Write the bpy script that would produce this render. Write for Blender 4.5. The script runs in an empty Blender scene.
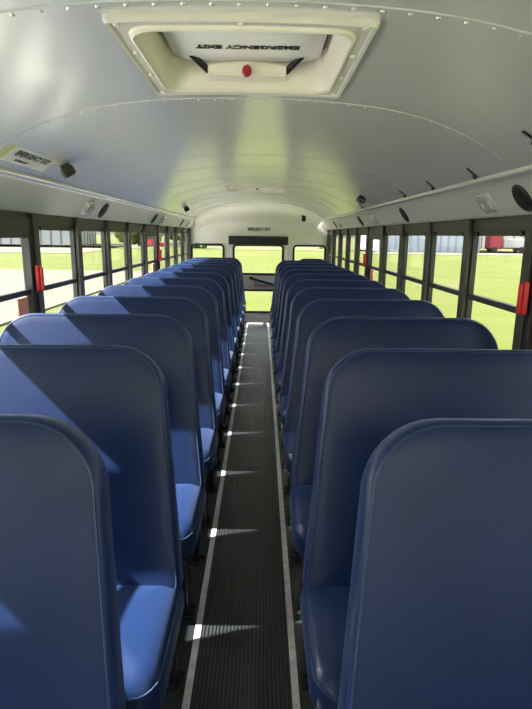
import bpy, bmesh, math, random
from mathutils import Vector, Matrix
from mathutils.geometry import tessellate_polygon
random.seed(7)
C = bpy.context.scene.collection
S = bpy.context.scene

# ------------------------------------------------------------------ camera
PITCH, YAW, ROLL = 12.65, 0.62, 0.75
cd = bpy.data.cameras.new('camera'); cam = bpy.data.objects.new('camera', cd); C.objects.link(cam)
cd.sensor_fit = 'HORIZONTAL'; cd.sensor_width = 36; cd.lens = 36.0; cd.clip_start = 0.03; cd.clip_end = 2000
R_ = Matrix.Rotation(math.radians(-YAW), 4, 'Z') @ Matrix.Rotation(math.radians(90 - PITCH), 4, 'X') @ Matrix.Rotation(math.radians(ROLL), 4, 'Z')
cam.matrix_world = Matrix.Translation((0.05, 0.0, 1.50)) @ R_
S.camera = cam

# ------------------------------------------------------------------ sky, sun, exposure
W = bpy.data.worlds.new('sky'); S.world = W; W.use_nodes = True
wn = W.node_tree; wn.nodes.clear()
sk = wn.nodes.new('ShaderNodeTexSky'); sk.sky_type = 'NISHITA'; sk.sun_disc = False
SUN_AZ = (1.0, 0.035, -0.89)                      # direction the sunlight travels
sd = -Vector(SUN_AZ).normalized()
sk.sun_elevation = math.asin(sd.z); sk.sun_rotation = math.atan2(sd.x, sd.y)
sk.dust_density = 2.5; sk.air_density = 1.0
bgn = wn.nodes.new('ShaderNodeBackground'); bgn.inputs[1].default_value = 0.40
wo = wn.nodes.new('ShaderNodeOutputWorld')
hs = wn.nodes.new('ShaderNodeHueSaturation'); hs.inputs['Saturation'].default_value = 0.15
wn.links.new(sk.outputs[0], hs.inputs['Color']); wn.links.new(hs.outputs[0], bgn.inputs[0]); wn.links.new(bgn.outputs[0], wo.inputs[0])
sl = bpy.data.lights.new('sun', 'SUN'); sl.energy = 23.0; sl.angle = math.radians(0.6); sl.color = (1.0, 0.96, 0.88)
so = bpy.data.objects.new('sun', sl); C.objects.link(so); so.location = (-20, 0, 20)
so.rotation_euler = Vector(SUN_AZ).to_track_quat('-Z', 'Y').to_euler()
S.view_settings.view_transform = 'Standard'; S.view_settings.look = 'None'
S.view_settings.gamma = 1.0; S.view_settings.use_curve_mapping = False
S.view_settings.exposure = 0.52
S.cycles.max_bounces = 12; S.cycles.diffuse_bounces = 8; S.cycles.glossy_bounces = 5
S.cycles.transparent_max_bounces = 24

# ------------------------------------------------------------------ measures
XW = 1.20            # half width at the window line
YF, YR = -2.6, 9.36  # front and rear wall
PIL0, PILS = 2.27, 0.70
SILL, GTOP, HEAD = 0.84, 1.51, 1.60
ROW0, ROWS, NROW = 1.04, 0.70, 12
def ceil_z(x): return 1.975 - 0.08 * x * x - 0.17 * x ** 4
def rear_drop(y, x=0.0):
    t = max(0.0, min(1.0, (y - 8.30) / (YR - 8.30)))
    return (0.34 - 0.20 * x * x) * (1 - math.sqrt(max(0.0, 1 - t * t)))

# ------------------------------------------------------------------ materials
def mat(name, col, rough=0.5, metal=0.0, spec=0.5, noise=None, bump=None, coat=0.0):
    m = bpy.data.materials.new(name); m.use_nodes = True
    nt = m.node_tree; b = nt.nodes['Principled BSDF']
    b.inputs['Base Color'].default_value = (*col, 1); b.inputs['Roughness'].default_value = rough
    b.inputs['Metallic'].default_value = metal; b.inputs['Specular IOR Level'].default_value = spec
    b.inputs['Coat Weight'].default_value = coat
    tc = nt.nodes.new('ShaderNodeTexCoord')
    if noise:
        sc, amt = noise[0], noise[1]
        n = nt.nodes.new('ShaderNodeTexNoise'); n.inputs['Scale'].default_value = sc; n.inputs['Detail'].default_value = 4
        r = nt.nodes.new('ShaderNodeValToRGB')
        c2 = noise[2] if len(noise) > 2 else tuple(max(0, c * (1 - amt)) for c in col)
        r.color_ramp.elements[0].position = 0.35; r.color_ramp.elements[1].position = 0.65
        r.color_ramp.elements[0].color = (*c2, 1); r.color_ramp.elements[1].color = (*col, 1)
        nt.links.new(tc.outputs['Object'], n.inputs['Vector']); nt.links.new(n.outputs['Fac'], r.inputs['Fac'])
        nt.links.new(r.outputs['Color'], b.inputs['Base Color'])
    if bump:
        n2 = nt.nodes.new('ShaderNodeTexNoise'); n2.inputs['Scale'].default_value = bump[0]; n2.inputs['Detail'].default_value = 2
        bp = nt.nodes.new('ShaderNodeBump'); bp.inputs['Strength'].default_value = bump[1]; bp.inputs['Distance'].default_value = bump[2]
        nt.links.new(tc.outputs['Object'], n2.inputs['Vector']); nt.links.new(n2.outputs['Fac'], bp.inputs['Height'])
        nt.links.new(bp.outputs['Normal'], b.inputs['Normal'])
    return m
M = {}
M['vinyl'] = mat('blue_vinyl', (0.005, 0.020, 0.084), 0.36, 0, 0.4, noise=(6, 0.15), bump=(600, 0.12, 0.001))
b_ = M['vinyl'].node_tree.nodes['Principled BSDF']; b_.inputs['Sheen Weight'].default_value = 0.16; b_.inputs['Sheen Roughness'].default_value = 0.45; b_.inputs['Sheen Tint'].default_value = (0.50, 0.62, 1.0, 1)
M['piping'] = mat('blue_piping', (0.03, 0.06, 0.14), 0.35)
M['ceil'] = mat('painted_ceiling_steel', (0.80, 0.80, 0.77), 0.19, 0.38, 0.6, bump=(1.6, 0.35, 0.012))
M['panel'] = mat('cream_overhead_panel', (0.78, 0.77, 0.71), 0.40, 0, 0.5)
M['rearw'] = mat('rear_wall_paint', (0.80, 0.80, 0.74), 0.42)
M['doorp'] = mat('grey_door_paint', (0.50, 0.50, 0.52), 0.45)
M['olive'] = mat('dark_olive_frame', (0.050, 0.051, 0.040), 0.45)
M['sash'] = mat('dark_sash', (0.022, 0.024, 0.023), 0.42, 0.0)
M['lowwall'] = mat('lower_side_panel', (0.30, 0.31, 0.31), 0.5, noise=(3, 0.1))
M['black'] = mat('black_plastic', (0.012, 0.012, 0.013), 0.40)
M['blackmet'] = mat('black_enamelled_steel', (0.022, 0.022, 0.025), 0.22, 0.0)
M['bolt'] = mat('bolt_steel', (0.35, 0.35, 0.36), 0.35, 0.9)
M['rubber'] = mat('black_rubber_floor', (0.013, 0.015, 0.018), 0.45, noise=(5, 0.3))
M['ribrub'] = mat('ribbed_rubber_aisle', (0.013, 0.015, 0.020), 0.42, noise=(7, 0.35, (0.012, 0.012, 0.013)))
M['dust'] = mat('dusty_rubber', (0.17, 0.175, 0.175), 0.6, noise=(9, 0.3))
M['alu'] = mat('aluminium_strip', (0.74, 0.75, 0.76), 0.36, 0.3, noise=(25, 0.25))
M['cream'] = mat('cream_hatch_plastic', (0.78, 0.74, 0.66), 0.40)
M['greyfl'] = mat('grey_hatch_flange', (0.60, 0.59, 0.54), 0.5, bump=(300, 0.2, 0.001))
M['lid'] = mat('hatch_lid_white', (0.87, 0.87, 0.85), 0.4)
M['red'] = mat('red_plastic', (0.62, 0.012, 0.018), 0.3, 0, 0.5)
M['knob'] = mat('dark_red_plastic', (0.36, 0.012, 0.03), 0.3)
M['lens'] = mat('ribbed_clear_lens', (0.62, 0.62, 0.62), 0.18, 0, 0.7, noise=(60, 0.35))
M['chrome'] = mat('lamp_rim', (0.80, 0.79, 0.76), 0.25, 0.5)
M['stick'] = mat('sticker_white', (0.66, 0.67, 0.60), 0.4)
M['yel'] = mat('yellow_green_tab', (0.45, 0.50, 0.10), 0.4)
M['orange'] = mat('orange_decal', (0.85, 0.22, 0.12), 0.5, noise=(50, 0.5, (0.85, 0.50, 0.40)))
M['dkgreen'] = mat('dark_green_decal', (0.02, 0.09, 0.06), 0.5)
M['shell'] = mat('bus_shell', (0.70, 0.42, 0.03), 0.4)
def speaker_mat():
    m = mat('speaker_cloth', (0.02, 0.021, 0.02), 0.6); nt = m.node_tree; b = nt.nodes['Principled BSDF']
    v = nt.nodes.new('ShaderNodeTexVoronoi'); v.inputs['Scale'].default_value = 160
    tc = nt.nodes.new('ShaderNodeTexCoord'); r = nt.nodes.new('ShaderNodeValToRGB')
    r.color_ramp.elements[0].color = (0.006, 0.006, 0.006, 1); r.color_ramp.elements[1].color = (0.05, 0.05, 0.048, 1)
    nt.links.new(tc.outputs['Object'], v.inputs['Vector']); nt.links.new(v.outputs['Distance'], r.inputs['Fac'])
    nt.links.new(r.outputs['Color'], b.inputs['Base Color']); return m
M['grille'] = speaker_mat()
def glass_mat():
    m = bpy.data.materials.new('window_glass'); m.use_nodes = True; nt = m.node_tree; nt.nodes.clear()
    t = nt.nodes.new('ShaderNodeBsdfTransparent'); t.inputs[0].default_value = (0.97, 0.985, 0.975, 1)
    g = nt.nodes.new('ShaderNodeBsdfGlossy'); g.inputs['Roughness'].default_value = 0.02
    lw = nt.nodes.new('ShaderNodeLayerWeight'); lw.inputs['Blend'].default_value = 0.5
    pw = nt.nodes.new('ShaderNodeMath'); pw.operation = 'POWER'; pw.inputs[1].default_value = 5.0
    f = nt.nodes.new('ShaderNodeMath'); f.operation = 'MULTIPLY_ADD'; f.inputs[1].default_value = 0.35; f.inputs[2].default_value = 0.02
    nt.links.new(lw.outputs['Facing'], pw.inputs[0]); nt.links.new(pw.outputs[0], f.inputs[0])
    x = nt.nodes.new('ShaderNodeMixShader'); o = nt.nodes.new('ShaderNodeOutputMaterial')
    nt.links.new(f.outputs[0], x.inputs[0]); nt.links.new(t.outputs[0], x.inputs[1]); nt.links.new(g.outputs[0], x.inputs[2])
    nt.links.new(x.outputs[0], o.inputs[0]); return m
M['glass'] = glass_mat()
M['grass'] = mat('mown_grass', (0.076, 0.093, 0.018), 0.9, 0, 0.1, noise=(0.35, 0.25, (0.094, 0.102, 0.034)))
M['drygrass'] = mat('dry_grass', (0.11, 0.102, 0.06), 0.95, 0, 0.1, noise=(0.2, 0.3, (0.10, 0.11, 0.040)))
M['gravel'] = mat('pale_gravel', (0.125, 0.118, 0.095), 0.9, 0, 0.2, noise=(1.2, 0.3, (0.11, 0.108, 0.075)))
M['bounce_apron'] = mat('bounce_concrete', (0.74, 0.72, 0.66), 0.85, 0, 0.2, noise=(1.5, 0.1))  # kept very pale so it throws daylight up to the ceiling
M['bounce_verge'] = mat('bounce_verge_grass', (0.60, 0.64, 0.33), 0.9, 0, 0.1, noise=(2.0, 0.12))  # paler than real grass, to reflect greenish light into the bus
M['ghouse'] = mat('corrugated_silver', (0.48, 0.50, 0.52), 0.5, 0.0)
M['ghframe'] = mat('grey_truss', (0.20, 0.21, 0.22), 0.6)
M['fence'] = mat('pale_blue_siding', (0.46, 0.52, 0.62), 0.5)
M['fencer'] = mat('siding_rib', (0.28, 0.33, 0.42), 0.5)
M['leaf'] = mat('tree_leaves', (0.09, 0.15, 0.035), 0.8, 0, 0.2, noise=(3, 0.5))
M['leafd'] = mat('pale_tree_leaves', (0.17, 0.22, 0.075), 0.8, 0, 0.2, noise=(3, 0.4))
M['trunk'] = mat('bark', (0.07, 0.05, 0.035), 0.9)
M['vred'] = mat('vehicle_red', (0.50, 0.02, 0.04), 0.3)
M['vwhite'] = mat('vehicle_white', (0.60, 0.59, 0.58), 0.4)

# ------------------------------------------------------------------ mesh helpers
def obj(name, bm, m, parent=None, smooth=None, loc=None):
    bmesh.ops.recalc_face_normals(bm, faces=bm.faces[:])
    me = bpy.data.meshes.new(name); bm.to_mesh(me); bm.free()
    for mm in (m if isinstance(m, (list, tuple)) else [m]): me.materials.append(mm)
    o = bpy.data.objects.new(name, me); C.objects.link(o)
    if smooth is not None:
        for p in me.polygons: p.use_smooth = True
        try: me.set_sharp_from_angle(angle=math.radians(smooth))
        except Exception: pass
    if loc: o.location = loc
    if parent: o.parent = parent
    return o
def tag(o, label, cat, group=None, kind=None):
    o['label'] = label; o['category'] = cat
    if group: o['group'] = group
    if kind: o['kind'] = kind
    return o
def empty(name, loc=(0, 0, 0)):
    o = bpy.data.objects.new(name, None); C.objects.link(o); o.location = loc; o.empty_display_size = 0.1; return o
def box(bm, x0, x1, y0, y1, z0, z1, mi=0, bev=0.0):
    vs = [bm.verts.new((x, y, z)) for x in (x0, x1) for y in (y0, y1) for z in (z0, z1)]
    fs = [bm.faces.new([vs[i] for i in q]) for q in ((0,1,3,2),(4,6,7,5),(0,4,5,1),(2,3,7,6),(0,2,6,4),(1,5,7,3))]
    for f in fs: f.material_index = mi
    if bev:
        es = list({e for f in fs for e in f.edges})
        r = bmesh.ops.bevel(bm, geom=es, offset=bev, segments=2, affect='EDGES', profile=0.5)
        for f in r['faces']: f.material_index = mi
    return vs
def tube(bm, pts, r, n=10, closed=False, mi=0, cap=True):
    pts = [Vector(p) for p in pts]; rings = []
    L = len(pts)
    for i, p in enumerate(pts):
        a = pts[(i - 1) % L] if (closed or i > 0) else p
        b = pts[(i + 1) % L] if (closed or i < L - 1) else p
        d = (b - a).normalized()
        up = Vector((0, 0, 1)) if abs(d.z) < 0.9 else Vector((1, 0, 0))
        if closed: up = Vector((0, 1, 0)) if abs(d.y) < 0.9 else Vector((1, 0, 0))
        s = d.cross(up).normalized(); t = s.cross(d).normalized()
        rings.append([bm.verts.new(p + r * (math.cos(2*math.pi*k/n) * s + math.sin(2*math.pi*k/n) * t)) for k in range(n)])
    for i in range(L if closed else L - 1):
        A, B = rings[i], rings[(i + 1) % L]
        for k in range(n):
            f = bm.faces.new((A[k], A[(k+1) % n], B[(k+1) % n], B[k])); f.material_index = mi
    if not closed and cap:
        bm.faces.new(rings[0]).material_index = mi; bm.faces.new(rings[-1]).material_index = mi
def cyl(bm, c, axis, r, h, n=20, mi=0, r2=None):
    c = Vector(c); a = Vector(axis).normalized()
    up = Vector((0, 0, 1)) if abs(a.z) < 0.9 else Vector((1, 0, 0))
    s = a.cross(up).normalized(); t = s.cross(a)
    r2 = r if r2 is None else r2
    A = [bm.verts.new(c + r * (math.cos(2*math.pi*k/n)*s + math.sin(2*math.pi*k/n)*t)) for k in range(n)]
    B = [bm.verts.new(c + a*h + r2 * (math.cos(2*math.pi*k/n)*s + math.sin(2*math.pi*k/n)*t)) for k in range(n)]
    for k in range(n): bm.faces.new((A[k], A[(k+1) % n], B[(k+1) % n], B[k])).material_index = mi
    bm.faces.new(A).material_index = mi; bm.faces.new(B).material_index = mi
def rrect(x0, x1, z0, z1, r, n=6):
    out = []
    for cx, cz, a0 in ((x1-r, z1-r, 0), (x0+r, z1-r, 90), (x0+r, z0+r, 180), (x1-r, z0+r, 270)):
        for k in range(n + 1):
            a = math.radians(a0 + 90 * k / n); out.append((cx + r*math.cos(a), cz + r*math.sin(a)))
    return out
def plate(bm, loops, f, d, mi=0):
    """polygon with holes in a plane: f(u, v, w) -> xyz, thickness d along w"""
    tris = tessellate_polygon([[Vector((u, v, 0)) for u, v in l] for l in loops])
    flat = [p for l in loops for p in l]
    A = [bm.verts.new(f(u, v, 0)) for u, v in flat]; B = [bm.verts.new(f(u, v, d)) for u, v in flat]
    for t in tris:
        for V in (A, B):
            try: bm.faces.new([V[i] for i in t]).material_index = mi
            except ValueError: pass
    s = 0
    for l in loops:
        n = len(l)
        for k in range(n):
            i, j = s + k, s + (k + 1) % n
            bm.faces.new((A[i], A[j], B[j], B[i])).material_index = mi
        s += n
def ring_loft(bm, loops, close_first=True, close_last=True, mi=0):
    V = [[bm.verts.new(p) for p in l] for l in loops]
    n = len(V[0])
    for a, b in zip(V, V[1:]):
        for k in range(n): bm.faces.new((a[k], a[(k+1) % n], b[(k+1) % n], b[k])).material_index = mi
    if close_first: bm.faces.new(V[0]).material_index = mi
    if close_last: bm.faces.new(V[-1]).material_index = mi
def text(name, body, size, mw, m, parent, spacing=1.0, bold=0.0, ext=0.0006):
    cu = bpy.data.curves.new(name, 'FONT'); cu.body = body; cu.size = size; cu.align_x = 'CENTER'; cu.align_y = 'CENTER'
    cu.extrude = ext; cu.offset = bold; cu.space_character = spacing
    t = bpy.data.objects.new(name, cu); C.objects.link(t)
    bpy.context.view_layer.update()
    me = bpy.data.meshes.new_from_object(t.evaluated_get(bpy.context.evaluated_depsgraph_get()))
    bpy.data.objects.remove(t); me.materials.clear(); me.materials.append(m)
    o = bpy.data.objects.new(name, me); C.objects.link(o); me.transform(mw)
    if parent: o.parent = parent
    return o
def basis(right, up, loc):
    r = Vector(right).normalized(); u = Vector(up); n = r.cross(u).normalized(); u = n.cross(r).normalized()
    return Matrix(((r.x, u.x, n.x, loc[0]), (r.y, u.y, n.y, loc[1]), (r.z, u.z, n.z, loc[2]), (0, 0, 0, 1)))

# ================================================================== SETTING
# --- floor
bm = bmesh.new()
box(bm, -XW, -0.19, YF, YR, -0.04, 0.0); box(bm, 0.19, XW, YF, YR, -0.04, 0.0)
box(bm, -0.19, 0.19, YF, YR, -0.04, -0.004)
fl = obj('floor', bm, M['rubber']); tag(fl, 'black rubber bus floor under the blue seats', 'floor', kind='structure')
bm = bmesh.new()
N = 24; w = 0.336 / N; x = -0.168; prof = []
for i in range(N):
    prof += [(x + w*0.0, 0.0), (x + w*0.50, 0.0), (x + w*0.60, 0.0032), (x + w*0.90, 0.0032)]; x += w
prof.append((0.168, 0.0))
prof = [(-0.18, -0.003)] + prof + [(0.18, -0.003)]
A = [bm.verts.new((px, YF, pz)) for px, pz in prof]; B = [bm.verts.new((px, 9.02, pz)) for px, pz in prof]
for i in range(len(prof) - 1):
    f = bm.faces.new((A[i], A[i+1], B[i+1], B[i]))
    f.material_index = 1 if 2 <= i < len(prof) - 2 and (i - 1) % 4 == 2 else 0
bm.faces.new((A[0], A[-1], B[-1], B[0]))
bmr = obj('aisle_runner', bm, [M['ribrub'], mat('painted_gloss_rib_tops', (0.046, 0.051, 0.060), 0.42, noise=(8, 0.5))]); tag(bmr, 'black ribbed rubber runner down the centre aisle', 'floor', kind='structure')  # paler rib tops: gloss on the ridges put into the colour
bmr.name = 'trim_3'
for i, sx in enumerate((-1, 1)):
    bm = bmesh.new(); xc = sx * 0.18
    for (a, b, z) in ((0.0125, 0.010, 0.004),):
        box(bm, xc - a, xc + a, YF, 9.10, 0.0, z, 0, 0.0015)
    for k in range(38):
        cyl(bm, (xc, -0.9 + k * 0.26, 0.0035), (0, 0, 1), 0.0035, 0.0012, 8, 1)
    o = obj('trim_%d' % (i + 1), bm, [M['alu'], M['bolt']])
    tag(o, 'aluminium strip along the %s edge of the ribbed aisle' % ('left', 'right')[i], 'floor trim', kind='structure')
bm = bmesh.new(); box(bm, -0.19, 0.19, 9.02, YR - 0.02, -0.003, 0.002)
o = obj('trim_4', bm, M['dust']); tag(o, 'dusty grey threshold plate before the rear emergency door', 'floor trim', kind='structure')

# --- ceiling with holes for the two hatches
HX, HW, H1, H2, HL = 0.0, 0.255, 1.615, 5.76, 0.258
bm = bmesh.new()
xs = sorted(set([round(-1.0 + i * 0.05, 3) for i in range(41)] + [HX - HW, HX + HW]))
ys = sorted(set([YF + i * 0.2 for i in range(60) if YF + i*0.2 < YR] + [H1 - HL, H1 + HL, H2 - HL, H2 + HL] + [8.30 + 1.06 * math.sin(math.pi/2 * i / 18) for i in range(18)] + [YR]))
ys = [y for i, y in enumerate(ys) if i == 0 or y - ys[i-1] > 1e-4]
def dent(x, y): return 0
for th in (0.0, 0.03):
    g = [[bm.verts.new((x, y, ceil_z(x) - rear_drop(y, x) + th)) for x in xs] for y in ys]
    for j in range(len(ys) - 1):
        for i in range(len(xs) - 1):
            yc, xc = (ys[j] + ys[j+1]) / 2, (xs[i] + xs[i+1]) / 2
            if abs(xc - HX) < HW and (abs(yc - H1) < HL or abs(yc - H2) < HL): continue
            bm.faces.new((g[j][i], g[j][i+1], g[j+1][i+1], g[j+1][i])).material_index = 1 if yc > 8.21 else 0
ce = obj('ceiling', bm, [M['ceil'], M['rearw']], smooth=40); tag(ce, 'curved pale grey steel bus ceiling', 'ceiling', kind='structure')
RIBS = [-1.2, -0.4, 0.45, 1.25, 2.06, 3.43, 4.01, 4.75, 5.38, 6.12, 6.70, 7.49, 8.2]
for y in RIBS:
    bm = bmesh.new()
    xr = [-0.93 + i * 0.062 for i in range(31)]
    loops = []
    for (dy, dz) in ((-0.016, 0.0), (-0.013, -0.0028), (0.013, -0.0028), (0.0162, 0.0)):
        loops.append([bm.verts.new((x, y + dy, ceil_z(x) - rear_drop(y, x) + dz + 0.0004)) for x in xr])
    for a, b in zip(loops, loops[1:]):
        for i in range(len(xr) - 1): bm.faces.new((a[i], a[i+1], b[i+1], b[i]))
    rv = obj('rib', bm, M['ceil'], ce, smooth=20)
    if y > 3: continue
    bm = bmesh.new()
    nr = 31
    for k in range(nr):
        x = -0.90 + k * 1.8 / (nr - 1); z = ceil_z(x) - rear_drop(y, x)
        ring_loft(bm, [[(x + r*math.cos(a), y + 0.002 + r*math.sin(a), z + h) for a in [math.pi*q/4 for q in range(8)]] for r, h in ((0.0062, -0.002), (0.0052, -0.0046), (0.0025, -0.006))], False, True)
    obj('rivet_row', bm, M['chrome'], ce, smooth=60)

# --- overhead panels and coves along both sides
def cover_profile(s):
    return [(s*1.04, 1.775), (s*0.97, 1.765), (s*0.972, 1.738), (s*1.0, 1.732), (s*1.057, 1.732), (s*1.073, 1.720), (s*1.157, HEAD + 0.002), (s*1.175, HEAD - 0.004), (s*1.19, 1.66)]
SEAMS = [YF, -0.5, 1.3, 3.10, 4.90, 6.70, 8.50, YR - 0.012]
tn = 5
for s, side in ((-1, 'left'), (1, 'right')):
    for k in range(len(SEAMS) - 1):
        y0, y1 = SEAMS[k] + 0.0015, SEAMS[k+1] - 0.0015
        bm = bmesh.new(); P = cover_profile(s)
        A = [bm.verts.new((px, y0, pz)) for px, pz in P]; B = [bm.verts.new((px, y1, pz)) for px, pz in P]
        n = len(P)
        for i in range(n): bm.faces.new((A[i], A[(i+1) % n], B[(i+1) % n], B[i]))
        bm.faces.new(A); bm.faces.new(B)
        bmesh.ops.bevel(bm, geom=[e for e in bm.edges if abs(e.verts[0].co.y - e.verts[1].co.y) > 0.1], offset=0.004, segments=2, affect='EDGES')
        o = obj('trim_%d' % tn, bm, M['panel'], smooth=35)
        tag(o, 'cream overhead panel above the %s windows, section %d counted from the front' % (side, k + 1), 'overhead panel', 'cream overhead panels', 'structure'); tn += 1

# --- side walls
def pillars(s):
    if s > 0: return [PIL0 + PILS * k for k in range(-6, 11)]
    return [PIL0 - 0.01 + PILS * k - (0.06 if k < 0 else 0) for k in range(-6, 11)]
def bays(s):
    p = pillars(s); return [(p[i], p[i+1]) for i in range(len(p) - 1)]
for s, side in ((-1, 'left'), (1, 'right')):
    pil = pillars(s)
    bm = bmesh.new()
    X0, X1 = sorted((s * XW, s * (XW + 0.05)))
    box(bm, X0, X1, YF, YR, -0.04, SILL, 1)
    box(bm, *sorted((s*1.135, s*(XW+0.05))), YF, YR, 1.66, 1.85, 1)
    box(bm, *sorted((s*0.985, s*1.14)), YF, YR, 1.79, 1.85, 1)
    box(bm, X0, X1, YF, YR, 1.53, 1.66, 0)
    box(bm, *sorted((s*(XW-0.012), s*(XW))), YF, YR, HEAD - 0.055, HEAD + 0.01, 0)       # header lip
    for p in pil:
        box(bm, *sorted((s*(XW-0.035), s*(XW+0.024))), p - 0.034, p + 0.034, SILL, 1.60, 0, 0.005)
    box(bm, X0, X1, pil[-1] + 0.0, YR, SILL, 1.6, 0); box(bm, X0, X1, YF, pil[0], SILL, 1.6, 0)
    box(bm, *sorted((s*(XW-0.03), s*XW)), YF, YR, SILL - 0.03, SILL, 0, 0.004)
    # outer skin of roof edge
    o = obj('wall_' + side, bm, [M['olive'], M['lowwall']]); tag(o, '%s side wall of the bus with dark olive window pillars' % side, 'wall', kind='structure')
wn_i = 1
EXIT = {-1: (5, 10), 1: (4, 9)}    # index of the exit windows in wins
EX_TOP = 1.47
ordn = ['first', 'second', 'third', 'fourth', 'fifth', 'sixth', 'seventh', 'eighth', 'ninth', 'tenth', 'eleventh', 'twelfth', 'thirteenth', 'fourteenth', 'fifteenth', 'sixteenth']
for s, side in ((-1, 'left'), (1, 'right')):
    wins = bays(s)
    def find(y): return min(range(len(wins)), key=lambda i: abs((wins[i][0] + wins[i][1]) / 2 - y))
    ex = (find(2.57), find(6.07)) if s < 0 else (find(1.87), find(5.37))
    for k, (a, b) in enumerate(wins):
        if b < -0.2: continue
        y0, y1 = a + 0.034, b - 0.034; isx = k in ex
        r = empty('window_%d' % wn_i, (s*XW, (y0+y1)/2, SILL)); wn_i += 1
        tag(r, 'dark framed sliding window on the %s wall, %s from the rear%s' % (side, ordn[len(wins)-1-k], ', an emergency exit with a red latch' if isx else ''), 'window', kind='structure')
        ox, oy, oz = r.location
        top = GTOP + 0.03
        def X(a_, b_): return sorted((s*a_, s*b_))
        bm = bmesh.new(); fi = 0.015
        if isx:
            lo, hi = X(-0.024, 0.022)
            box(bm, lo, hi, y0 - oy, y1 - oy, EX_TOP - oz, top - oz + 0.03, 0, 0.003)
            box(bm, lo, hi, y0 - oy, y0 - oy + 0.045, 0, EX_TOP - oz, 0, 0.003); box(bm, lo, hi, y1 - oy - 0.045, y1 - oy, 0, EX_TOP - oz, 0, 0.003)
            ya, yb, gt = y0 - oy + 0.045, y1 - oy - 0.045, EX_TOP - oz
        else:
            lo, hi = X(-0.010, 0.020)
            box(bm, lo, hi, y0 - oy, y1 - oy, GTOP - oz, top - oz + 0.02, 0, 0.002)
            box(bm, lo, hi, y0 - oy, y0 - oy + fi, 0, GTOP - oz, 0, 0.002); box(bm, lo, hi, y1 - oy - fi, y1 - oy, 0, GTOP - oz, 0, 0.002)
            ya, yb, gt = y0 - oy + fi, y1 - oy - fi, GTOP - oz
        box(bm, lo, hi, ya, yb, 0.0, 0.025, 0, 0.002)
        obj('window_frame', bm, M['sash'], r)
        bm = bmesh.new(); lo, hi = X(-0.008, 0.022); box(bm, lo, hi, ya, yb, 1.17 - oz, 1.20 - oz, 0, 0.003)
        obj('sash_rail', bm, M['sash'], r)
        bm = bmesh.new(); lo, hi = X(0.010, 0.014); box(bm, lo, hi, ya, yb, 1.20 - oz, gt); obj('upper_pane', bm, M['glass'], r)
        bm = bmesh.new(); lo, hi = X(0.016, 0.020); box(bm, lo, hi, ya, yb, 0.025, 1.17 - oz); obj('lower_pane', bm, M['glass'], r)
        for yy in (ya + 0.05, yb - 0.05):
            bm = bmesh.new(); lo, hi = X(-0.026, -0.006)
            box(bm, lo, hi, yy - 0.018, yy + 0.018, gt + 0.004, gt + 0.022, 0, 0.004)
            cyl(bm, (s*-0.016, yy, gt - 0.002), (0, 0, 1), 0.007, 0.012, 10)
            obj('latch', bm, M['black'], r)
        if isx:
            bm = bmesh.new(); lo, hi = X(-0.052, -0.030)
            yc = y1 - oy - 0.005
            box(bm, lo, hi, yc - 0.020, yc + 0.022, 1.185 - oz, 1.325 - oz, 0, 0.006)
            lo, hi = X(-0.068, -0.050)
            box(bm, lo, hi, yc - 0.009, yc + 0.009, 1.19 - oz, 1.315 - oz, 0, 0.005)
            o = obj('latch_handle', bm, M['red'], r); o['label'] = 'red emergency latch handle'
            bm = bmesh.new(); lo, hi = X(0.006, 0.0145)
            box(bm, lo, hi, yb - 0.13, yb - 0.008, 1.005 - oz, 1.16 - oz, 0)
            o = obj('decal', bm, M['orange'], r); o['label'] = 'orange instruction decal on the lower pane'

# --- rear wall with door opening and two windows
YI = YR - 0.01
bm = bmesh.new()
DX0, DX1, DZ0, DZ1 = -0.49, 0.48, 0.02, 1.40
def top_z(x): return ceil_z(x) + 0.02
outer = [(-1.2, -0.02), (1.2, -0.02), (1.2, 1.66)] + [(x, top_z(x)) for x in [1.0 - 0.1*i for i in range(21)]] + [(-1.2, 1.66)]
holes = [[(DX0, DZ0), (DX1, DZ0), (DX1, DZ1), (DX0, DZ1)]]
SWIN = [(-1.155, -0.60), (0.60, 1.155)]
for a, b in SWIN: holes.append(rrect(a, b, 0.86, 1.335, 0.06))
fr = lambda u, v, w: (u, YI + w, v)
plate(bm, [outer] + holes, fr, 0.05)
rw = obj('wall_rear', bm, M['rearw']); tag(rw, 'cream painted rear wall of the bus around the emergency door', 'wall', kind='structure')
bm = bmesh.new()
for sx in (-1, 1): box(bm, *sorted((sx*0.515, sx*0.522)), YI - 0.006, YI, 0.0, 1.40)
box(bm, -1.19, -0.52, YI - 0.006, YI, 1.398, 1.412); box(bm, 0.52, 1.19, YI - 0.006, YI, 1.398, 1.412)
obj('seam_strip', bm, M['panel'], rw)
def gasket(bm, a, b, z0, z1, r, w, y0, y1, mi=0):
    plate(bm, [rrect(a, b, z0, z1, r), rrect(a + w, b - w, z0 + w, z1 - w, max(r - w, 0.01))], lambda u, v, q: (u, y0 + q, v), y1 - y0, mi)
for k, (a, b) in enumerate(SWIN):
    r = empty('window_%d' % wn_i, ((a+b)/2, YI, 0.86)); wn_i += 1
    tag(r, 'rounded black-rimmed rear window on the %s of the emergency door' % ('left', 'right')[k], 'window', kind='structure')
    inv = Matrix.Translation(-r.location)
    bm = bmesh.new(); gasket(bm, a - 0.012, b + 0.012, 0.848, 1.347, 0.075, 0.034, YI - 0.014, YI + 0.02); bm.transform(inv)
    obj('window_frame', bm, M['black'], r)
    bm = bmesh.new(); plate(bm, [rrect(a + .004, b - .004, 0.864, 1.331, 0.055)], lambda u, v, q: (u, YI + 0.008 + q, v), 0.005); bm.transform(inv)
    obj('pane', bm, M['glass'], r)
dr = empty('door_1', (0, YI, 0)); tag(dr, 'grey rear emergency door with an upper and a lower pane', 'door', kind='structure')
inv = Matrix.Translation(-dr.location)
bm = bmesh.new()
GA, GB = -0.435, 0.425
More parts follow.
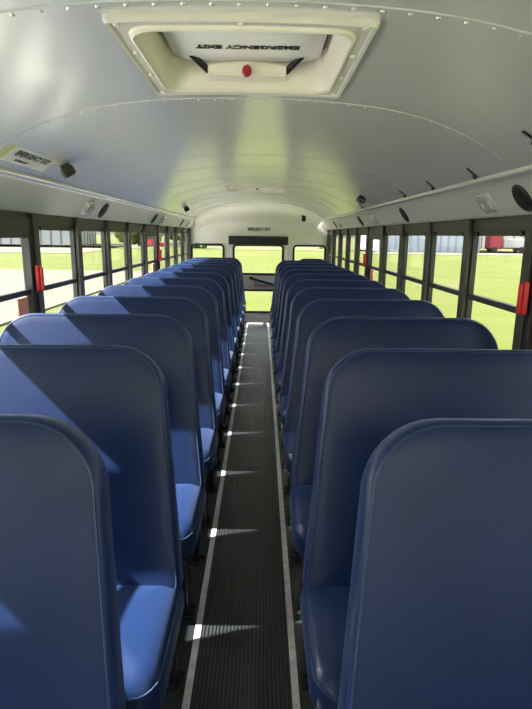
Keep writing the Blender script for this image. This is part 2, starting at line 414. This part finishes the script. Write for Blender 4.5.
UG, LG = (0.83, 1.335), (0.165, 0.56)
plate(bm, [[(DX0+.006, DZ0+.004), (DX1-.006, DZ0+.004), (DX1-.006, DZ1-.004), (DX0+.006, DZ1-.004)], rrect(GA, GB, *UG, 0.06), rrect(GA, GB, *LG, 0.03)], lambda u, v, q: (u, YI + 0.004 + q, v), 0.04)
bm.transform(inv); obj('door_panel', bm, M['rearw'], dr)
bm = bmesh.new(); box(bm, DX0 + 0.03, DX1 - 0.03, YI - 0.004, YI + 0.004, 0.585, 0.80, 0, 0.003); box(bm, DX0 + 0.03, DX1 - 0.03, YI - 0.004, YI + 0.004, 0.03, 0.14, 0, 0.003)
bm.transform(inv); obj('kick_panel', bm, M['doorp'], dr)
for (z0, z1), r_ in ((UG, 0.075), (LG, 0.045)):
    bm = bmesh.new(); gasket(bm, GA - .012, GB + .012, z0 - .012, z1 + .012, r_, 0.036, YI - 0.012, YI + 0.02); bm.transform(inv)
    g = obj('gasket', bm, M['black'], dr)
    bm = bmesh.new(); plate(bm, [rrect(GA + .004, GB - .004, z0 + .004, z1 - .004, 0.03)], lambda u, v, q: (u, YI + 0.010 + q, v), 0.005); bm.transform(inv)
    obj('pane', bm, M['glass'], dr)
bm = bmesh.new()
pts = [(-0.13, YI - 0.05, 0.770), (0.40, YI - 0.05, 0.615)]
tube(bm, pts, 0.021, 10); cyl(bm, (-0.13, YI - 0.002, 0.770), (0, -1, 0), 0.028, 0.065, 16); cyl(bm, (0.38, YI - 0.002, 0.62), (0, -1, 0), 0.026, 0.05, 16)
bm.transform(inv); h = obj('door_handle', bm, M['black'], dr, smooth=40); h['label'] = 'black slanting door lever'
bm = bmesh.new(); tube(bm, [(-0.07, YI - 0.02, 0.75), (-0.07, YI - 0.02, 0.64), (0.17, YI - 0.02, 0.64)], 0.008, 8); bm.transform(inv)
g = obj('guard_bar', bm, M['knob'], dr); g['label'] = 'dark red guard bar'

# --- front bulkhead with windshield opening (behind the camera)
bm = bmesh.new()
outer = [(-1.2, -0.02), (1.2, -0.02), (1.2, 1.66)] + [(x, top_z(x)) for x in [1.0 - 0.1*i for i in range(21)]] + [(-1.2, 1.66)]
plate(bm, [outer, rrect(-1.10, 1.10, 0.62, 1.66, 0.08)], lambda u, v, q: (u, YF - q, v), 0.05)
o = obj('wall_front', bm, M['panel']); tag(o, 'front bulkhead around the windshield opening', 'wall', kind='structure')
bm = bmesh.new(); plate(bm, [rrect(-1.098, 1.098, 0.622, 1.658, 0.08)], lambda u, v, q: (u, YF - 0.02 - q, v), 0.006)
o = obj('window_%d' % wn_i, bm, M['glass']); tag(o, 'windshield pane at the front of the bus', 'window', kind='structure')

# ================================================================== SEATS
def inset_outline(hw_fn, h, r_top, r_bot, d, n=8):
    """rounded trapezoid, u from -1..1 side, returns list of (u, v); d = inset"""
    (bl, br), (tl, tr) = hw_fn
    pts = []
    def side_x(which, v):
        t = v / h
        return (br + (tr - br) * t - d) if which > 0 else (bl + (tl - bl) * t + d)
    specs = [(+1, h, r_top, 0), (-1, h, r_top, 90), (-1, 0, r_bot, 180), (+1, 0, r_bot, 270)]
    for which, v, r, a0 in specs:
        rr = max(r - d, 0.004)
        cv = v - d - rr if v > 0 else v + d + rr
        cx = side_x(which, cv) - which * rr
        for k in range(n + 1):
            a = math.radians(a0 + 90 * k / n); pts.append((cx + rr*math.cos(a), cv + rr*math.sin(a)))
    return pts
SEAT_IN, SEAT_OUT = 0.188, 1.155     # aisle edge / wall edge, |x|
def make_seat(side, narrow=False):
    """side -1 left of the aisle, +1 right. Origin: aisle centre line, floor, under the top edge of the backrest"""
    t = empty('bus_seat')
    s = side; xin = SEAT_IN if not narrow else 0.52; xout = SEAT_OUT
    W_ = xout - xin; cx = (xin + xout) / 2
    H = 0.805; LEAN = math.radians(17.5)
    base = Vector((0, -0.235, 0.365)); vdir = Vector((0, math.sin(LEAN), math.cos(LEAN))); nrm = Vector((0, -math.cos(LEAN), math.sin(LEAN)))
    bl, br = -W_/2, W_/2                       # u: -=aisle side, +=wall side
    shape = ((bl, br), (bl + 0.09, br - 0.012))
    def P(u, v, q):                            # q along front normal
        c = Vector((s * (cx + u), 0, 0)) + base + vdir * v + nrm * q
        return c
    T = 0.052
    ringsF = [(0.0, 0.012), (0.0015, 0.026), (0.005, 0.034), (0.011, 0.0395), (0.020, 0.0425), (0.05, 0.0460), (0.10, 0.049), (0.16, 0.052)]
    loops = []
    for d, q in reversed(ringsF): loops.append([P(u, v, q) for u, v in inset_outline(shape, H, 0.165, 0.05, d)])
    for d, q in [(0.0, -0.020), (0.004, -0.034), (0.014, -0.044), (0.04, -0.048), (0.16, -0.050)]:
        loops.append([P(u, v, q) for u, v in inset_outline(shape, H, 0.165, 0.05, d)])
    bm = bmesh.new(); ring_loft(bm, loops)
    back = obj('backrest', bm, M['vinyl'], t, smooth=50)
    bm = bmesh.new(); tube(bm, [P(u, v, 0.0405) for u, v in inset_outline(shape, H, 0.165, 0.05, 0.014)], 0.0028, 6, closed=True)
    obj('piping', bm, M['piping'], back, smooth=60)
    # cushion
    D0, D1 = -0.645, -0.20
    bm = bmesh.new()
    def plan(d, n=6):
        out = []
        y0, y1 = D0 + d, D1 - d; a, b = xin + d, xout - d; r = max(0.075 - d, 0.01); rb = max(0.03 - d, 0.008)
        for X_, Y_, rr, a0 in ((b, y1, rb, 0), (a, y1, rb, 90), (a, y0, r, 180), (b, y0, r, 270)):
            c_x = X_ - rr if X_ == b else X_ + rr; c_y = Y_ - rr if Y_ == y1 else Y_ + rr
            for k in range(n + 1):
                g = math.radians(a0 + 90*k/n); out.append((c_x + rr*math.cos(g), c_y + rr*math.sin(g)))
        return out
    def droop(y):
        f = max(0.0, (D0 + 0.14 - y) / 0.14); return -0.035 * f * f - 0.035 * max(0, (y - (D1 - 0.25)) / 0.25) * 0.4
    loops = []
    dz = -0.026
    for d, z in [(0.10, 0.345), (0.02, 0.340), (0.004, 0.348), (0.0, 0.360), (0.0, 0.395), (0.004, 0.418), (0.014, 0.436), (0.030, 0.448), (0.055, 0.456), (0.10, 0.461), (0.16, 0.463)]:
        loops.append([Vector((s*x, y, z + dz + (droop(y) if z > 0.355 else 0))) for x, y in plan(d)])
    ring_loft(bm, loops)
    cu = obj('cushion', bm, M['vinyl'], t, smooth=50)
    bm = bmesh.new(); tube(bm, [Vector((s*x, y, 0.4275 + dz + droop(y))) for x, y in plan(0.0085)], 0.0028, 6, closed=True)
    obj('piping', bm, M['piping'], cu, smooth=60)
    # frame
    bm = bmesh.new()
    xa, xb = xin + 0.05, 1.19
    for pts in (((xa, -0.60, .308), (xb, -0.60, .308)), ((xa, -0.26, .308), (xb, -0.26, .308)), ((xa, -0.61, .308), (xa, -0.23, .308)), ((xb - .01, -0.61, .308), (xb - .01, -0.23, .308))):
        tube(bm, [(s*a, b, c) for a, b, c in pts], 0.0155, 10)
    obj('seat_frame', bm, M['blackmet'], t, smooth=50)
    # back post on the aisle edge (black tube that carries the backrest)
    bm = bmesh.new(); xq = xin + 0.012
    tube(bm, [(s*(xq + .03), -0.26, 0.308), (s*xq, -0.215, 0.33), (s*xq, -0.185, 0.45)], 0.012, 10)
    obj('back_bracket', bm, M['blackmet'], t, smooth=50)
    for yy in (-0.555, -0.20):
        bm = bmesh.new(); xl = xin + 0.050
        tube(bm, [(s*xl, yy - (0.03 if yy > -0.4 else -0.02), 0.31), (s*xl, yy, 0.02), (s*xl, yy, 0.002)], 0.0165, 12)
        lg = obj('leg', bm, M['blackmet'], t, smooth=50)
        bm = bmesh.new(); box(bm, *sorted((s*(xl - 0.035), s*(xl + 0.04))), yy - 0.036, yy + 0.036, 0.0005, 0.009, 0, 0.002)
        for bx_ in (xl - 0.02,):
            for by in (-0.018, 0.018): cyl(bm, (s*bx_, yy + by*1.2, 0.009), (0, 0, 1), 0.0095, 0.010, 6)
        obj('foot_plate', bm, M['blackmet'], lg)
    return t
def copy_tree(o, parent=None):
    c = o.copy(); C.objects.link(c)
    if parent: c.parent = parent
    for ch in o.children: copy_tree(ch, c)
    return c
for s, side in ((-1, 'left'), (1, 'right')):
    proto = make_seat(s)
    for k in range(NROW):
        if s > 0 and k == NROW - 1: o = make_seat(1, True)
        else: o = proto if k == 0 else copy_tree(proto)
        o.location = (0, ROW0 + ROWS * k, 0)
        extra = ', nearest the camera' if k == 0 else ''
        if k == NROW - 1: extra = ', by the rear wall'
        if k == NROW - 1 and s > 0: extra = ', at the rear'
        sz = 'narrow blue' if (s > 0 and k == NROW - 1) else 'blue'
        lab = '%s bus seat %s of the aisle, %s row from the front%s' % (sz, side, ordn[k], extra)
        tag(o, lab, 'seat', 'blue vinyl bus seats')

# ================================================================== ROOF HATCHES
def make_hatch(yc, label, far=False):
    t = empty('roof_hatch', (HX, yc, ceil_z(0)))
    tag(t, label, 'roof hatch', 'roof hatches'); t.scale = (1.14, 1.14, 1.1)
    z0 = 0.0
    def bow(u): return ceil_z(u + HX) - ceil_z(0)
    def rr(h, hl, r): return rrect(-h, h, -hl, hl, r, 8)
    def L(h, hl, r, z): return [Vector((u, v, z + bow(u) * 0.9)) for u, v in densify(rr(h, hl, r))]
    def densify(p):
        out = []
        for i in range(len(p)):
            a, b = p[i], p[(i+1) % len(p)]; n = max(1, int(math.dist(a, b) / 0.04))
            # same count in every loop: always 6 on the long spans
            n = 8 if math.dist(a, b) > 0.12 else 1
            out += [(a[0] + (b[0]-a[0])*k/n, a[1] + (b[1]-a[1])*k/n) for k in range(n)]
        return out
    # flange
    bm = bmesh.new()
    ring_loft(bm, [L(0.268, 0.276, 0.012, 0.002), L(0.270, 0.278, 0.012, -0.010), L(0.266, 0.274, 0.012, -0.017), L(0.258, 0.266, 0.012, -0.015), L(0.256, 0.264, 0.012, -0.011), L(0.236, 0.241, 0.05, -0.011)], False, False, 0)
    ring_loft(bm, [L(0.236, 0.241, 0.05, -0.011), L(0.234, 0.239, 0.05, -0.017), L(0.229, 0.233, 0.05, -0.020), L(0.223, 0.227, 0.05, -0.016), L(0.220, 0.223, 0.048, -0.006), L(0.210, 0.213, 0.046, 0.04), L(0.209, 0.212, 0.046, 0.115)], False, False, 1)
    bm.faces.ensure_lookup_table()
    fl_ = obj('flange', bm, [M['greyfl'], M['cream']], t, smooth=40)
    for u, v in [(u, v) for u in (-0.246, 0.0, 0.246) for v in (-0.253, 0.253)] + [(u, v) for u in (-0.246, 0.246) for v in (-0.085, 0.085)]:
        bm = bmesh.new(); cyl(bm, (u, v, -0.0115 + bow(u)*0.9), (0, 0, -1), 0.008, 0.004, 10, 0, 0.006)
        obj('screw_head', bm, M['cream'], fl_, smooth=40)
    # seal and lid
    bm = bmesh.new()
    def R2(h, hl, r, z): return [Vector((u, v, z)) for u, v in rr(h, hl, r)]
    ring_loft(bm, [R2(0.212, 0.215, 0.05, 0.070), R2(0.208, 0.211, 0.05, 0.10), R2(0.15, 0.16, 0.04, 0.10)], False, False)
    obj('rubber_seal', bm, M['black'], t)
    bm = bmesh.new()
    ring_loft(bm, [R2(0.225, 0.232, 0.05, 0.125), R2(0.225, 0.232, 0.05, 0.105), R2(0.202, 0.190, 0.05, 0.100), R2(0.193, 0.182, 0.05, 0.046), R2(0.183, 0.172, 0.05, 0.039), R2(0.05, 0.05, 0.03, 0.037)], True, True)
    bm.transform(Matrix.Translation((0, -0.022, 0)))
    lid = obj('lid', bm, M['lid'], t, smooth=35)
    text('lid_lettering', 'EMERGENCY EXIT', 0.032, basis((-1, 0, 0), (0, 1, 0), (0.005, 0.030, 0.036)), M['black'], lid, bold=0.0012)
    # lever assembly at the far edge
    bm = bmesh.new()
    def arc_plate(z0_, z1_):
        n = 12; pts = [(-0.105, 0.0)] + [(-0.105 + 0.21 * k / n, 0.030 + 0.018 * math.sin(math.pi * k / n)) for k in range(n + 1)] + [(0.105, 0.0)]
        return pts
    pl_ = arc_plate(0, 0)
    plate(bm, [pl_], lambda u, v, q: (u, 0.148 - q*0.4, 0.004 + v*0.7), 0.012)
    box(bm, -0.105, 0.105, 0.14, 0.20, 0.000, 0.006, 0, 0.002)
    br = obj('lever_bracket', bm, M['cream'], t)
    bm = bmesh.new()
    ring_loft(bm, [[Vector((0.0 + r*math.cos(a)*0.62, 0.150 + dy, 0.016 + dz + r*math.sin(a)*0.75)) for a in [math.pi*q/6 for q in range(12)]] for r, dy, dz in ((0.012, 0.0, 0.004), (0.012, -0.012, 0.0), (0.020, -0.018, -0.004), (0.021, -0.030, -0.010), (0.012, -0.036, -0.012))])
    k_ = obj('knob', bm, M['knob'], br, smooth=50); k_['label'] = 'dark red release knob'
    for sx in (-1, 1):
        bm = bmesh.new()
        tube(bm, [(sx*0.185, 0.03, 0.062), (sx*0.165, 0.09, 0.058), (sx*0.105, 0.165, 0.018)], 0.009, 8)
        obj('hinge_arm', bm, M['black'], t, smooth=40)
    return t
make_hatch(H1, 'cream framed emergency roof hatch overhead with a dark red knob, nearest the camera')
make_hatch(H2, 'cream framed roof hatch farther back in the ceiling, near the rear door')

# ================================================================== FITTINGS ON THE OVERHEAD PANELS
pn0, pn1 = Vector((1.073, 0, 1.720)), Vector((1.157, 0, HEAD + 0.002))
def panel_frame(s, y, f=0.5):
    c = pn0.lerp(pn1, f); d = (pn1 - pn0).normalized()
    right = Vector((0, s * -1.0, 0)); up = Vector((-d.x * s, 0, -d.z)); n = Vector((d.z * s, 0, -d.x))  # towards the cabin
    if n.z > 0: n = -n
    right = up.cross(n)
    m = Matrix(((right.x, up.x, n.x, s*c.x), (right.y, up.y, n.y, y), (right.z, up.z, n.z, c.z), (0, 0, 0, 1)))
    return m
def place(o, m): o.matrix_world = m @ Matrix.Scale(0.82, 4)
PWID = (pn1 - pn0).length
def make_speaker(s, y, label):
    t = empty('speaker'); tag(t, label, 'speaker', 'round ceiling speakers')
    bm = bmesh.new(); n = 28
    ring_loft(bm, [[Vector((r*math.cos(2*math.pi*k/n), r*math.sin(2*math.pi*k/n), z)) for k in range(n)] for r, z in ((0.078, 0.0), (0.078, 0.005), (0.073, 0.009), (0.068, 0.006))], True, False)
    obj('rim', bm, M['black'], t, smooth=40)
    bm = bmesh.new()
    ring_loft(bm, [[Vector((r*math.cos(2*math.pi*k/n), r*math.sin(2*math.pi*k/n), z)) for k in range(n)] for r, z in ((0.069, 0.003), (0.064, 0.009), (0.04, 0.012), (0.015, 0.013))], True, True)
    obj('grille', bm, M['grille'], t, smooth=40)
    place(t, panel_frame(s, y)); return t
def make_dome(s, y, label):
    t = empty('dome_light'); tag(t, label, 'dome light', 'overhead dome lights')
    bm = bmesh.new()
    ring_loft(bm, [[Vector((u, v, z)) for u, v in rrect(-a, a, -b, b, r)] for a, b, r, z in ((.088, .060, .014, 0), (.088, .060, .014, .008), (.082, .054, .012, .012), (.074, .046, .010, .010))], True, True)
    obj('rim', bm, M['chrome'], t, smooth=35)
    bm = bmesh.new()
    ring_loft(bm, [[Vector((u, v, z)) for u, v in rrect(-a, a, -b, b, r)] for a, b, r, z in ((.073, .045, .010, .009), (.070, .042, .010, .022), (.055, .030, .010, .028), (.030, .012, .006, .029))], True, True)
    obj('lens', bm, M['lens'], t, smooth=30)
    bm = bmesh.new(); cyl(bm, (0, 0, 0.027), (0, 0, 1), 0.020, 0.004, 20); obj('bulb_cover', bm, M['panel'], t, smooth=30)
    place(t, panel_frame(s, y)); return t
for y, l in ((2.25, 'round black speaker on the right overhead panel, largest in view'), (4.1, 'round black speaker on the right overhead panel, second from the front'), (5.9, 'round black speaker on the right overhead panel, third from the front'), (7.9, 'small round black speaker on the right overhead panel, nearest the rear wall')):
    make_speaker(1, y, l)
for y, l in ((4.05, 'round black speaker on the left overhead panel, nearest the front'), (5.95, 'round black speaker on the left overhead panel, middle one of three'), (7.98, 'small round black speaker on the left overhead panel, nearest the rear wall')):
    make_speaker(-1, y, l)
for s, y, l in ((1, 2.60, 'rectangular ribbed dome light on the right panel, nearest the front'), (1, 5.15, 'rectangular dome light on the right panel, in its middle'), (1, 7.45, 'small rectangular dome light on the right panel, nearest the rear'),
             (-1, 3.70, 'rectangular ribbed dome light on the left panel, nearest the front'), (-1, 6.40, 'rectangular dome light on the left panel, in its middle'), (-1, 8.6, 'small rectangular dome light on the left panel, nearest the rear')):
    make_dome(s, y, l)

def make_camera_unit(loc, yaw, label, tilt=0.0):
    t = empty('security_camera', loc); tag(t, label, 'security camera', 'black security cameras')
    bm = bmesh.new(); box(bm, -0.030, 0.030, -0.042, 0.042, -0.052, -0.004, 0, 0.014); obj('housing', bm, M['black'], t, smooth=40)
    bm = bmesh.new(); box(bm, -0.022, 0.022, -0.030, 0.030, -0.006, 0.006, 0, 0.002); obj('mounting_plate', bm, M['black'], t)
    bm = bmesh.new(); cyl(bm, (0, -0.040, -0.030), (0, -1, 0), 0.014, 0.008, 16); obj('camera_lens', bm, M['blackmet'], t, smooth=40)
    t.rotation_euler = (0, tilt, yaw)
def slope(x): return math.atan(0.16 * x + 0.68 * x ** 3)
for x, y, yaw, l in ((-0.885, 2.65, 0.5, 'black camera on the ceiling above the left windows, beside the white sticker'), (0.87, 4.5, -0.5, 'black camera on the ceiling above the right windows'), (-0.87, 6.65, 0.3, 'small black camera on the left ceiling edge toward the rear')):
    make_camera_unit((x, y, ceil_z(x) - 0.004), yaw, l, slope(x))
t = empty('security_camera', (0.74, 9.06, ceil_z(0.74) - 0.085)); tag(t, 'small upright black camera hanging from the ceiling end, right of the door header', 'security camera', 'black security cameras')
bm = bmesh.new(); box(bm, -0.035, 0.035, -0.05, 0, -0.07, 0.07, 0, 0.01); obj('housing', bm, M['black'], t, smooth=40)
bm = bmesh.new(); cyl(bm, (0, -0.048, 0.02), (0, -1, 0), 0.014, 0.008, 14); obj('camera_lens', bm, M['blackmet'], t, smooth=40)
# black cable clips along the right ceiling edge
for (x, y), l in zip(((0.88, 1.75), (0.94, 2.36), (0.94, 2.93), (0.94, 3.5), (0.94, 4.95)), ('nearest the camera', 'second from the camera', 'third from the camera', 'just before the black camera', 'beyond the black camera')):
    t = empty('cable_clip', (x, y, ceil_z(x) - 0.0005)); tag(t, 'small black clip on the right ceiling edge, ' + l, 'clip', 'black clips on the right ceiling edge')
    t.rotation_euler = (0, slope(x), 0)
    bm = bmesh.new(); box(bm, -0.030, 0.030, -0.006, 0.006, -0.006, 0, 0, 0.002); obj('strap', bm, M['black'], t)
    bm = bmesh.new(); cyl(bm, (0.022, 0, -0.006), (0, 0, -1), 0.009, 0.010, 10); obj('clip_head', bm, M['black'], t, smooth=40)

# header pad above the rear door
t = empty('header_pad', (0, YI, 1.335)); tag(t, 'long black padded header above the rear emergency door', 'header pad')
bm = bmesh.new(); box(bm, -0.515, 0.505, -0.075, -0.001, 0.0, 0.145, 0, 0.012); obj('pad', bm, M['black'], t, smooth=40)
# ---- stickers
t = empty('warning_sticker', (-0.91, 2.32, ceil_z(-0.91))); tag(t, 'white emergency exit sticker on the ceiling edge above the left windows', 'sticker')
sx = 1.0; sl_ = -slope(-0.91)
mw = basis((0, 1, 0), (math.cos(sl_), 0, math.sin(sl_)), (0, 0, -0.0016))
bm = bmesh.new(); box(bm, -0.19, 0.215, -0.043, 0.043, -0.0008, 0.0002); bm.transform(mw); obj('backing', bm, M['stick'], t)
text('lettering', 'EMERGENCY EXIT', 0.040, mw @ Matrix.Translation((0.02, 0.014, 0.0006)), M['black'], t, bold=0.0012)
text('small_lettering', 'IN EMERGENCY', 0.017, mw @ Matrix.Translation((-0.03, -0.024, 0.0006)), M['black'], t)
bm = bmesh.new(); box(bm, -0.225, -0.192, -0.043, 0.043, -0.0008, 0.0004); bm.transform(mw); o = obj('tab', bm, M['yel'], t); o['label'] = 'yellow-green end tab'
t = empty('exit_sign', (0.005, YI, 1.585)); tag(t, 'black emergency exit lettering on the rear wall above the door header', 'sign')
mw = basis((1, 0, 0), (0, 0, 1), (0, -0.001, 0))
text('lettering', 'EMERGENCY EXIT', 0.054, mw @ Matrix.Translation((0, 0.01, 0)) @ Matrix.Diagonal((0.9, 1.3, 1, 1)), M['black'], t, bold=0.0022)
text('small_lettering', 'TO OPEN LIFT UP', 0.022, mw @ Matrix.Translation((0, -0.035, 0)), M['black'], t)

# ================================================================== OUTSIDE
GZ = -1.0
def ground(name, pts, z, m, label, cat='ground'):
    bm = bmesh.new(); plate(bm, [pts], lambda u, v, q: (u, v, z - q), 0.05); o = obj(name, bm, m); tag(o, label, cat, kind='structure'); return o
ground('ground', [(-600, -300), (600, -300), (600, 900), (-600, 900)], GZ, M['grass'], 'bright green mown grass around the bus')
ground('trim_%d' % tn, [(-80, -40), (-7, -40), (-7, 36), (-80, 38)], GZ + 0.052, M['gravel'], 'pale gravel lot beyond the left windows', 'gravel lot'); tn += 1
ground('trim_%d' % tn, [(-150, 63), (-22, 66), (-26, 108), (-150, 108)], GZ + 0.052, M['gravel'], 'pale far gravel strip in front of the silver building', 'gravel lot'); tn += 1
ground('trim_%d' % tn, [(-7, -30), (0, -30), (0, 11), (-7, 11)], GZ + 0.052, M['bounce_apron'], 'pale concrete added beside the bus to bounce light inside', 'bounce ground'); tn += 1  # added reflector ground, mostly out of view, brightens the interior
ground('trim_%d' % tn, [(-300, 90), (300, 90), (300, 800), (-300, 800)], GZ + 0.052, M['drygrass'], 'yellowed field beyond the rear windows', 'field'); tn += 1
ground('trim_%d' % tn, [(16, 78), (120, 78), (120, 100), (16, 100)], GZ + 0.052, M['gravel'], 'tan strip in front of the pale blue building', 'gravel lot'); tn += 1

ground('trim_%d' % tn, [(0, -30), (5.5, -30), (5.5, 11), (0, 11)], GZ + 0.052, M['bounce_verge'], 'over-pale grass strip added along the right side of the bus to bounce light inside', 'bounce_verge'); tn += 1  # added reflector strip, out of view, lights ceiling and left panels
# silver corrugated building to the left
def building(name, x0, x1, y0, y1, h, m, rib, step, label, roof=True):
    t = empty(name, ((x0+x1)/2, (y0+y1)/2, GZ + 0.06)); tag(t, label, 'building')
    a, b, c, d = (x0-x1)/2, (x1-x0)/2, (y0-y1)/2, (y1-y0)/2
    bm = bmesh.new(); box(bm, a, b, c, d, 0, h); obj('wall', bm, m, t)
    bm = bmesh.new(); n = int((b-a)/step)
    for k in range(n + 1): box(bm, a + k*step - 0.12, a + k*step + 0.12, c - 0.15, c, 0, h)
    m2 = int((d-c)/step)
    for k in range(m2 + 1):
        box(bm, a - 0.15, a, c + k*step - 0.12, c + k*step + 0.12, 0, h)
        box(bm, b, b + 0.15, c + k*step - 0.12, c + k*step + 0.12, 0, h)
    obj('siding_ribs', bm, rib, t)
    bm = bmesh.new(); v = [bm.verts.new(p) for p in ((a-.5, c-.5, h), (b+.5, c-.5, h), (b+.5, d+.5, h), (a-.5, d+.5, h), (a-.5, 0, h+2.5), (b+.5, 0, h+2.5))]
    for q in ((0,1,5,4), (2,3,4,5), (0,4,3), (1,2,5), (0,3,2,1)): bm.faces.new([v[i] for i in q])
    obj('roof', bm, m, t)
building('greenhouse', -64, -38, 109, 125, 6, M['ghouse'], M['ghframe'], 2.0, 'long silver ribbed building beyond the left gravel lot')
building('shed', -96, -68, 105, 120, 5, M['vwhite'], M['ghframe'], 2.4, 'white shed left of the long silver building')
building('warehouse', 20, 37, 92, 112, 7, M['fence'], M['fencer'], 1.3, 'long pale blue ribbed warehouse beyond the right windows')
building('barn', 42, 84, 128, 144, 4, M['vwhite'], M['ghframe'], 2.5, 'low white barn behind the truck at the far right')
# truck on the right
t = empty('truck', (45, 97, GZ + 0.06)); tag(t, 'white box truck with a red cab parked on the tan strip', 'truck')
bm = bmesh.new(); box(bm, -2.0, 5.5, -1.2, 1.2, 0.8, 2.3, 0, 0.05); obj('cargo_box', bm, M['vwhite'], t)
bm = bmesh.new(); box(bm, -4.6, -2.3, -1.15, 1.15, 0.5, 3.0, 0, 0.2); box(bm, -2.3, 5.3, -0.5, 0.5, 0.6, 0.9); obj('cab', bm, M['vred'], t)
for wx in (-3.6, 1.2, 4.0):
    for wy in (-1.2, 0.95):
        bm = bmesh.new(); cyl(bm, (wx, wy, 0.5), (0, 1, 0), 0.5, 0.25, 18); obj('wheel', bm, M['black'], t)
# red car beyond the left rear windows
t = empty('car', (-20.5, 104, GZ)); tag(t, 'small red car parked on the grass beyond the left windows', 'car')
bm = bmesh.new()
ring_loft(bm, [[Vector((x, y, z)) for x, z in ((-2.1, .35), (2.1, .35), (2.15, .8), (1.2, .95), (.7, 1.4), (-1.1, 1.4), (-1.7, .95), (-2.15, .85))] for y in (-.85, .85)]); obj('body', bm, M['vred'], t)
for wx in (-1.3, 1.3):
    for wy in (-0.9, 0.7):
        bm = bmesh.new(); cyl(bm, (wx, wy, 0.33), (0, 1, 0), 0.33, 0.2, 16); obj('wheel', bm, M['black'], t)
# trees
def tree(x, y, h, r, m, label, trunk=True):
    t = empty('tree', (x, y, GZ)); tag(t, label, 'tree', 'trees around the field')
    bm = bmesh.new(); tube(bm, [(0, 0, 0), (0.1, 0, h*0.3), (0, 0.1, h*0.6)], max(0.12, r*0.08), 8); obj('trunk', bm, M['trunk'], t)
    bm = bmesh.new()
    for k in range(16):
        c = Vector((random.uniform(-.6, .6)*r, random.uniform(-.6, .6)*r, h*random.uniform(0.25, 0.85)))
        q = r * random.uniform(0.35, 0.6)
        res = bmesh.ops.create_icosphere(bm, subdivisions=2, radius=q, matrix=Matrix.Translation(c))
        for v in res['verts']:
            v.co += (v.co - c).normalized() * random.uniform(-0.22, 0.22) * q
    obj('crown', bm, m, t)
T = [(-30, 132, 11, 6.0, 'leaf', 'dark green tree just right of the silver building'), (-25, 112, 9, 5.0, 'leafd', 'pale green tree right of the dark tree by the silver building'),
     (-21, 142, 10, 5.5, 'leaf', 'dark green tree in the gap before the rear left windows'), (-15, 122, 8, 4.5, 'leafd', 'pale bushy tree seen through the rearmost left windows'),
     (-11.0, 143, 4.5, 4, 'leaf', 'low dark bush behind the left rear window'), (-70, 150, 12, 7, 'leaf', 'large tree rising behind the white shed'),
     (-35.5, 146, 9, 5, 'leafd', 'pale tree behind the right end of the silver building'), (-11.0, 96, 1.7, 1.6, 'leaf', 'low round bush in the field seen through the left rear window'), (12.5, 104, 1.5, 1.5, 'leafd', 'low pale bush in the field seen through the right rear window')]
for a in T: tree(a[0], a[1], a[2], a[3], M[a[4]], a[5])
for k, x in enumerate(range(-16, 21, 4)):
    pass
